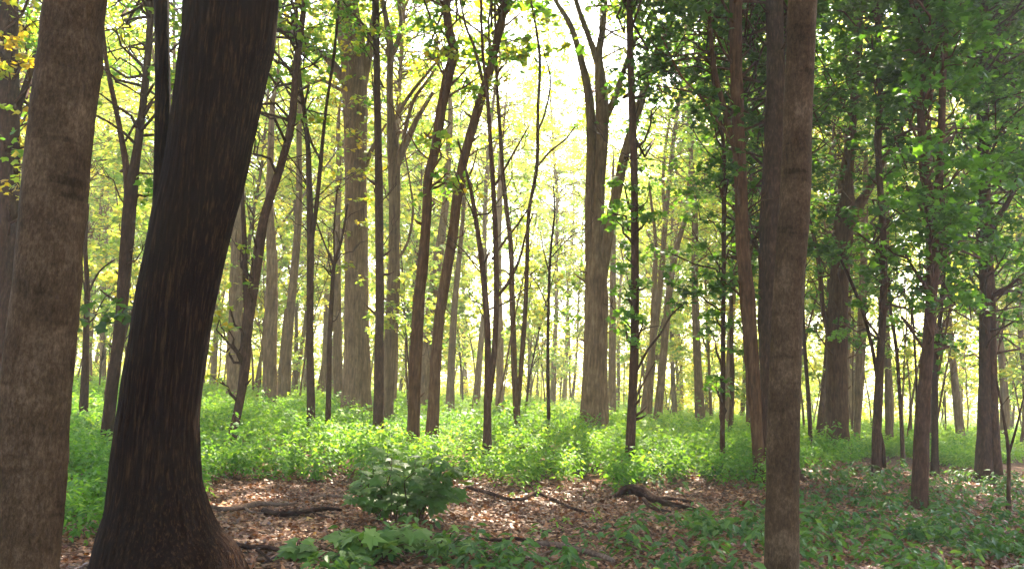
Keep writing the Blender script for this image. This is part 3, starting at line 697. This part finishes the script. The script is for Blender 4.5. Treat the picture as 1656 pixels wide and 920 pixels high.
def scatter(protos, n, dlo, dhi, what, grp, mind, tones, srange):
    used = set(); m = 0; tries = 0
    while m < n and tries < 20000:
        tries += 1
        d = math.sqrt(rng.uniform(dlo ** 2, dhi ** 2)); px = rng.uniform(-120, 1780)
        x = P(px, 600, d)[0][0]
        if any((x - q[0]) ** 2 + (d - q[1]) ** 2 < mind ** 2 for q in placed): continue
        if 860 < px < 945 and d < 44: continue
        if 1075 < px < 1160 and d < 36: continue
        if (535 < px < 625 or 925 < px < 1000) and d < 52: continue
        placed.append((x, d))
        i = int(rng.integers(len(protos)))
        o = protos[i] if i not in used else copy_tree(protos[i]); used.add(i)
        s = rng.uniform(*srange)
        o.location = (x, d, float(H(x, d))); o.rotation_euler = (0, 0, rng.uniform(0, 6.28)); o.scale = (s, s, s * rng.uniform(.92, 1.1))
        t = tones[0] if d < dlo + (dhi - dlo) * .45 else tones[1]
        o['label'] = far_label((x, d), what[i], t); o['group'] = grp; m += 1
scatter(protos_tall, 105, 29, 78, ['forked pale tree', 'slender brown tree', 'stout forked tree', 'thin forked tree', 'straight pale tree'], 'tall trees of the background wood', 2.2,
        ['background', 'far hazy'], (.8, 1.15))
scatter(protos_low, 122, 21, 62, ['leafy sapling', 'small bushy sapling', 'tall leafy sapling', 'sparse thin sapling'], 'saplings of the background wood', 1.3, ['mid distance', 'far pale'], (.75, 1.25))

# thin bare poles far away
def proto_pole(h, r):
    root = thing('distant_pole_tree', (0, 0, 0), 'x', 'tree')
    T = dict(tw=Tubes(), mat=B_TAN)
    k = 6; p = np.array([0, 0, -.2]); W = [p.copy()]; dv = np.array([rng.normal(0, .06), rng.normal(0, .06), 1.0])
    for i in range(k):
        dv = dv + np.array([rng.normal(0, .06), rng.normal(0, .06), 0]); dv /= np.linalg.norm(dv); p = p + dv * h / k; W.append(p.copy())
    R = np.linspace(r, r * .3, k + 1); T['W'] = np.array(W); T['R'] = R
    tb = Tubes(); tb.add(W, R, 7, step=.5, rough=.05); tb.build('trunk', B_BROWN, root)
    for _ in range(12):
        z = rng.uniform(h * .3, h * .95); s, rr = trunk_at(T, z); a = rng.uniform(0, 6.28)
        add_twig(T, s, s + rng.uniform(.5, 1.4) * np.array([math.cos(a) * .6, math.sin(a) * .6, .8]), rr * .5, 2, 1)
    T['tw'].build('twigs', B_BROWN, root)
    return root
scatter([proto_pole(9, .05), proto_pole(7, .04), proto_pole(11, .075)], 85, 24, 66, ['thin bare pole', 'small bare pole', 'tall bare pole'], 'bare poles of the background wood', 1.0, ['mid distance', 'far pale'], (.8, 1.2))

_dup = {}
for o in list(COL.objects):
    if o.parent is None and str(o.get('group', '')).endswith('background wood'): _dup.setdefault(o['label'], []).append(o)
_ord = ['first', 'second', 'third', 'fourth', 'fifth', 'sixth', 'seventh', 'eighth', 'ninth', 'tenth', 'eleventh', 'twelfth', 'thirteenth', 'fourteenth', 'fifteenth']
for lb, os_ in _dup.items():
    if len(os_) > 1:
        os_.sort(key=lambda o: o.location.x / o.location.y)
        for i, o in enumerate(os_): o['label'] = lb + ', %s from left' % _ord[min(i, 14)]

# far-off wood closing the view
def far_wood():
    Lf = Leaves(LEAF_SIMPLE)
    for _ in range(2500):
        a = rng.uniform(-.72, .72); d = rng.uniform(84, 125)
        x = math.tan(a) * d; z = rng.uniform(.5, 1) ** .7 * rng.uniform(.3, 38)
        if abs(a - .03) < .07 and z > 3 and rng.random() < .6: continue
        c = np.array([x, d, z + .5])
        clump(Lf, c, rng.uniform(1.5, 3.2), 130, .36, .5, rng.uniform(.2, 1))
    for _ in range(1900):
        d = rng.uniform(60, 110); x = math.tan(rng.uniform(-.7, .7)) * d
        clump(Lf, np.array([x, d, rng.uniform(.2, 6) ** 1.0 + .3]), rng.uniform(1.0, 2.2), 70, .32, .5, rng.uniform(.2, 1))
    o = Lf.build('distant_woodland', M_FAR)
    tag(o, 'far-off sunlit woodland edge closing the view behind the trees', 'woodland', kind='stuff')
far_wood()

# ------------------------------------------------------------------ undergrowth
def inpoly(px, py, poly):
    poly = np.array(poly, float); c = np.zeros(px.shape, bool); j = len(poly) - 1
    for i in range(len(poly)):
        xi, yi = poly[i]; xj, yj = poly[j]
        with np.errstate(divide='ignore', invalid='ignore'):
            c ^= ((yi > py) != (yj > py)) & (px < (xj - xi) * (py - yi) / (yj - yi) + xi)
        j = i
    return c
BARE = [(322, 782), (420, 778), (560, 788), (610, 804), (760, 802), (880, 803), (1000, 806), (1120, 808), (1236, 806), (1236, 842), (1140, 836), (1060, 832), (1010, 858), (985, 880), (1010, 930), (1000, 1100), (-200, 1100), (-200, 930), (100, 905), (180, 880), (250, 850), (322, 820)]
def vnoise(x, y, s):
    return (np.sin(x * s + 1.3 * np.sin(y * s * .7)) + np.sin(y * s * 1.3 + 2.1 * np.sin(x * s * .6 + 1)) + np.sin((x + y) * s * .8 + 2)) / 3
def plants(xy, h, nleaf, size, tmpl, mat, name, label, cat, stem=True, spread=.55, kind='stuff', tint=(.2, .8)):
    Lf = Leaves(tmpl); N = len(xy); z = H(xy[:, 0], xy[:, 1])
    nz = vnoise(xy[:, 0], xy[:, 1], 1.1)
    hh = h * rng.uniform(.5, 1.2, N) * (1 + .38 * nz) * (1 + .5 * (rng.random(N) < .04))
    an = rng.uniform(0, 6.28, N); lean = rng.uniform(0, .35, N)
    t = rng.uniform(.06, 1, (N, nleaf)) ** .75
    a2 = rng.uniform(0, 6.28, (N, nleaf)); rr = spread * h * rng.uniform(.15, 1, (N, nleaf)) * (1.25 - .6 * t)
    px = xy[:, 0:1] + np.cos(an)[:, None] * lean[:, None] * hh[:, None] * t + np.cos(a2) * rr * .5
    py = xy[:, 1:2] + np.sin(an)[:, None] * lean[:, None] * hh[:, None] * t + np.sin(a2) * rr * .5
    pz = z[:, None] + hh[:, None] * t + rng.normal(0, .02, (N, nleaf))
    pos = np.stack([px, py, pz], -1).reshape(-1, 3)
    fwd = np.stack([np.cos(a2), np.sin(a2), -.35 + rng.normal(0, .25, a2.shape)], -1).reshape(-1, 3)
    up = rng.normal(0, .35, fwd.shape) + np.array([0, 0, 1.])
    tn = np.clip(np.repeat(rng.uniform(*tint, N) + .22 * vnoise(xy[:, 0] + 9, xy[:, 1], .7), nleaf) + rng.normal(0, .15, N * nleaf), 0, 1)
    Lf.add(pos, up, fwd, size * rng.uniform(.6, 1.25, len(pos)), tn)
    o = Lf.build(name, mat); tag(o, label, cat, kind=kind)
    return o
def sample(n, dlo, dhi, keep):
    d = np.sqrt(rng.uniform(dlo ** 2, dhi ** 2, n)); x = rng.uniform(-.66, .66, n) * d + rng.uniform(-1, 1, n)
    px, py, _ = project(np.stack([x, d, H(x, d)], -1))
    k = keep(x, d, px, py)
    return np.stack([x, d], -1)[k]
def keep_mid(x, d, px, py):
    k = (py < 784 + 10 * np.sin(px / 31) + 8 * np.sin(px / 13)) & ~inpoly(px, py, BARE)
    k &= ~((px > 1290) & (py > 750 + 10 * np.sin(px / 40)))
    k &= (px > 20)
    thin = (vnoise(x, d, 1.6) < -.45) & (d < 22); k &= ~(thin & (rng.random(len(x)) < .75))
    return k
def keep_left(x, d, px, py): return (px < 330) & (py < 880) & (py > 640) & ~inpoly(px, py, BARE)
def keep_right(x, d, px, py):
    k = (py >= 765) & (px > 985) & ~inpoly(px, py, BARE) & (py < 1100)
    dens = .25 + .75 * sstep(810, 880, py) + .0 * px
    dens = np.where((px > 1290) & (py < 835), .45, dens)
    k &= rng.random(len(x)) < dens
    k &= vnoise(x, d, 2.6) > -.38
    return k
mid1 = sample(15000, 10.5, 27, keep_mid)
plants(mid1, .47, 22, .085, LEAF_OVAL, M_UNDER, 'undergrowth', 'dense leafy green undergrowth covering the floor among the middle trees', 'undergrowth', tint=(.2, .75))
tallp = sample(650, 11, 34, keep_mid)
plants(tallp, .64, 14, .115, LEAF_LOBED, M_UNDER, 'tall_undergrowth', 'scattered taller lobed-leaf plants rising above the green undergrowth', 'undergrowth', tint=(.3, 1), spread=.4)
mid2 = sample(9500, 26, 60, keep_mid)
plants(mid2, .55, 14, .16, LEAF_SIMPLE, M_UNDER, 'far_undergrowth', 'bright sunlit undergrowth spreading among the distant trunks', 'undergrowth', tint=(.5, 1))  # sunlight put into the tint: lighter half of the leaf ramp
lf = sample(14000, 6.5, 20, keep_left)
plants(lf[:2600], .42, 16, .085, LEAF_OVAL, M_UNDER, 'left_undergrowth', 'shaded undergrowth between the mottled grey trunk and the massive dark trunk', 'undergrowth', tint=(.0, .5))  # shade put into the tint: darker half of the leaf ramp
rf = sample(5200, 5.5, 21, keep_right)
plants(rf, .27, 12, .11, LEAF_OVAL, M_COVER, 'low_ground_cover', 'low bluish green leafy ground cover in the right foreground', 'ground cover', tint=(.05, .55), spread=.95)
def keep_front(x, d, px, py): return (px > 560 + (py - 880) * -1.0) & (px < 960) & (py > 888 - 40 * sstep(560, 700, px) * (1 - sstep(700, 780, px)) - 8 * np.sin(px / 17.)) & (py < 1120) & (vnoise(x, d, 3) > -.2)
ff = sample(1300, 5.0, 9.5, keep_front)
plants(ff, .20, 10, .11, LEAF_OVAL, M_COVER, 'front_ground_cover', 'light green leaflets at the bottom edge below the maple shrub', 'ground cover', tint=(.5, 1), spread=.9)
def keep_sparse(x, d, px, py): return inpoly(px, py, BARE) & (vnoise(x, d, 1.9) > .25) & (px > 640) & (rng.random(len(x)) < .5)
sp = sample(900, 5.5, 14, keep_sparse)
plants(sp, .15, 8, .06, LEAF_OVAL, M_UNDER, 'scattered_seedlings', 'sparse tiny seedlings scattered over the brown leaf litter', 'seedlings', tint=(.4, .9))

# ------------------------------------------------------------------ leaf litter
def litter():
    Lf = Leaves(LEAF_LOBED)
    n = 210000
    d = np.sqrt(rng.uniform(4.5 ** 2, 23 ** 2, n)); x = rng.uniform(-.68, .68, n) * d + rng.uniform(-1, 1, n)
    keep = (d < 14.5) | ((x > 3) & (rng.random(n) < .7)); d, x = d[keep], x[keep]; n = len(d)
    pos = np.stack([x, d, H(x, d) + rng.uniform(.004, .035, n)], -1)
    up = rng.normal(0, .42, (n, 3)) + np.array([0, 0, 1.]); an = rng.uniform(0, 6.28, n)
    fwd = np.stack([np.cos(an), np.sin(an), rng.normal(0, .25, n)], -1)
    t = np.clip(rng.beta(2, 2.6, n) + .18 * vnoise(x, d, 3.1), 0, 1)
    Lf.add(pos, up, fwd, rng.uniform(.022, .055, n) * (1 + .6 * (rng.random(n) < .12)), t)
    o = Lf.build('leaf_litter', M_LITTER); tag(o, 'brown dead leaves littering the open forest floor', 'leaf litter', kind='stuff')
litter()

def twig_litter():
    tb = Tubes()
    for _ in range(650):
        d = math.sqrt(rng.uniform(5 ** 2, 15 ** 2)); x = rng.uniform(-.6, .6) * d; a = rng.uniform(0, 6.28); L = rng.uniform(.08, .5)
        p = np.array([[x + math.cos(a) * L * t, d + math.sin(a) * L * t, 0] for t in (0, .35, .7, 1)]); p[1:, :2] += rng.normal(0, L * .07, (3, 2))
        p[:, 2] = H(p[:, 0], p[:, 1]) + rng.uniform(.012, .045, 4)
        r = rng.uniform(.0025, .007); tb.add(p, np.array([1, .9, .7, .4]) * r, 5)
    tag(tb.build('twig_litter', B_DEAD), 'small broken twigs strewn through the brown leaf litter', 'twigs', kind='stuff')
twig_litter()

# ------------------------------------------------------------------ fallen wood
def gtube(pts, lift=.02):
    W, R = [], []
    for q in pts:
        p = ground(q[0], q[1]); mpp = p[1] / F
        W.append(p + np.array([0, 0, lift + q[2] * mpp / 2 + (q[3] if len(q) > 3 else 0)])); R.append(q[2] * mpp / 2)
    return np.array(W), np.array(R)
def fallen(name, label, pts, mat, twigs=(), cat='fallen branch', group='fallen branches on the leaf litter', rough=.08, sides=10):
    W, R = gtube(pts); base = np.array([W[:, 0].mean(), W[:, 1].mean(), float(H(W[:, 0].mean(), W[:, 1].mean()))])
    root = thing(name, base, label, cat, group)
    tb = Tubes(); tb.add(W, R, sides, step=.05, rough=rough, freq=3); tb.build('wood', mat, root, loc=base)
    for tw in twigs:
        a, b = gtube(tw); t2 = Tubes(); t2.add(a, b, 6, step=.06, rough=.08, freq=3); t2.build('twig', mat, root, loc=base)
    return root
fallen('fallen_branch', 'long grey fallen branch lying right of the massive dark trunk', [(332, 824, 7), (365, 830, 8), (395, 826, 9), (425, 821, 8), (455, 822, 6), (480, 818, 4)], B_DEAD, [[(395, 826, 5), (410, 834, 4), (440, 832, 3)]])
fallen('fallen_branch', 'dark curved fallen branch in front of the long grey one', [(425, 832, 8), (450, 838, 9), (478, 838, 9), (505, 832, 8), (530, 828, 6), (552, 829, 4)], B_ROT, [[(500, 832, 4), (520, 838, 4), (540, 843, 2)]])
fallen('fallen_branch', 'winding dark fallen branch right of the maple shrub', [(755, 792, 5), (790, 802, 6), (820, 812, 6), (845, 812, 6), (866, 805, 6, .03), (890, 811, 6), (918, 824, 5), (948, 833, 4)], B_ROT, [[(866, 806, 4), (850, 798, 3), (835, 796, 2)]])
fallen('fallen_branch', 'pale straight fallen branch near the bottom edge', [(868, 884, 7), (900, 889, 9), (935, 897, 10), (965, 905, 10), (992, 914, 8)], B_DEAD, [[(900, 889, 4), (885, 898, 4), (860, 905, 3)]])
fallen('fallen_branch', 'thin dark fallen branch left of the pale straight one', [(770, 874, 4), (800, 879, 5), (835, 877, 6), (862, 884, 6), (885, 880, 4)], B_ROT)
fallen('fallen_branch', 'crooked fallen branch at the foot of the massive dark trunk', [(372, 885, 7), (400, 892, 8), (432, 893, 8), (462, 900, 6), (490, 898, 4)], B_ROT, [[(410, 892, 5), (425, 902, 5), (440, 915, 4)]])
fallen('fallen_branch', 'slender fallen branch beside the rotting log', [(1010, 842, 4), (1045, 846, 5), (1080, 838, 5), (1120, 842, 4)], B_DEAD)
fallen('fallen_branch', 'short pale fallen branch above the long grey one', [(500, 812, 4), (525, 806, 6), (550, 808, 5), (572, 803, 3)], B_DEAD)
fallen('rotting_log', 'dark rotting log arched at its left end in the leaf litter', [(996, 808, 6, .0), (1006, 806, 13, .03), (1022, 806, 17, .035), (1042, 810, 15, .02), (1062, 817, 12), (1084, 822, 9), (1108, 826, 7), (1130, 829, 4)], B_ROT,
       [[(1060, 812, 8), (1090, 812, 6), (1120, 816, 4)], [(1040, 812, 7), (1055, 826, 6), (1085, 832, 4)]], cat='log', group=None, rough=.12, sides=16)

# ------------------------------------------------------------------ shrub and broad-leaved seedlings
def shrub(name, label, cat, px, py, stems, hpx, wpx, nl, size, mat, tint, group=None, tmpl=LEAF_MAPLE):
    b = ground(px, py); mpp = b[1] / F
    root = thing(name, b, label, cat, group)
    Lf = Leaves(tmpl)
    for s in range(stems):
        a = rng.uniform(0, 6.28); rr = math.sqrt(rng.uniform(.02, 1)); hgt = hpx * mpp * rng.uniform(.38, 1.08) * (1.05 - .2 * rr)
        e = b + np.array([math.cos(a) * rr * wpx * mpp, math.sin(a) * rr * wpx * mpp * .8, hgt])
        s0 = b + np.array([math.cos(a) * .05 * stems / 6, math.sin(a) * .05 * stems / 6, -.03])
        p = wobble_curve(s0, e, 6, .05, .12)
        tb = Tubes(); tb.add(p, np.linspace(.008, .0025, 6), 6, step=.05); tb.build('stem', B_SLIM, root, loc=b)
        n = int(nl * rng.uniform(.6, 1.4)); t = rng.uniform(.15, 1, n) ** .7
        idx = np.clip((t * 5).astype(int), 0, 4); fr = (t * 5 - idx)[:, None]
        q = p[idx] * (1 - fr) + p[np.minimum(idx + 1, 5)] * fr
        an = rng.uniform(0, 6.28, n); out = np.stack([np.cos(an), np.sin(an), rng.uniform(-.1, .5, n)], -1)
        q = q + out * rng.uniform(.03, .14, n)[:, None] * (hpx * mpp / .7)
        fwd = out + np.array([0, -.25, -.55]); up = rng.normal(0, .3, (n, 3)) + np.array([0, -.35, 1.])
        Lf.add(q, up, fwd, size * rng.uniform(.6, 1.25, n), np.clip(tint + rng.normal(0, .15, n), 0, 1))
    Lf.build('leaves', mat, root, loc=b)
    return root
shrub('maple_shrub', 'waist-low dark green maple shrub on the leaf litter below the picture centre', 'shrub', 648, 842, 24, 106, 98, 14, .165, M_SEED, .45)
shrub('broad_leaf_seedling', 'lone broad-leaved seedling left of the maple shrub', 'seedling', 478, 908, 4, 38, 36, 5, .19, M_SEED, .55, 'broad-leaved seedlings in the foreground')
shrub('broad_leaf_seedling', 'broad-leaved seedling cluster in front of the maple shrub', 'seedling', 590, 906, 12, 56, 88, 7, .185, M_SEED, .6, 'broad-leaved seedlings in the foreground')
shrub('broad_leaf_seedling', 'pale-leaved seedling at the front right foot of the maple shrub', 'seedling', 700, 896, 7, 48, 56, 6, .15, M_SEED, .8, 'broad-leaved seedlings in the foreground')
shrub('broad_leaf_seedling', 'small broad-leaved seedling beside the foremost grey trunk', 'seedling', 1135, 850, 4, 22, 26, 5, .12, M_SEED, .3, 'broad-leaved seedlings in the foreground')

# ------------------------------------------------------------------ haze in the wood
def haze():
    x0, x1, y0, y1, z0, z1 = -420, 420, -80, 920, -2, 40
    V = [(x, y, z) for z in (z0, z1) for y in (y0, y1) for x in (x0, x1)]
    Q = [[0, 2, 3, 1], [4, 5, 7, 6], [0, 1, 5, 4], [2, 6, 7, 3], [0, 4, 6, 2], [1, 3, 7, 5]]
    m, n, l = newmat('haze_air'); out = n.new('ShaderNodeOutputMaterial'); pv = n.new('ShaderNodeVolumePrincipled')
    pv.inputs['Color'].default_value = (.97, .96, .86, 1); pv.inputs['Density'].default_value = HAZE; pv.inputs['Anisotropy'].default_value = .3
    l.new(pv.outputs[0], out.inputs['Volume'])
    o = mesh_from('haze', V, [Q], m); tag(o, 'pale haze glowing between the distant trees', 'haze', kind='stuff')
HAZE = 0.0014
if HAZE > 0: haze()
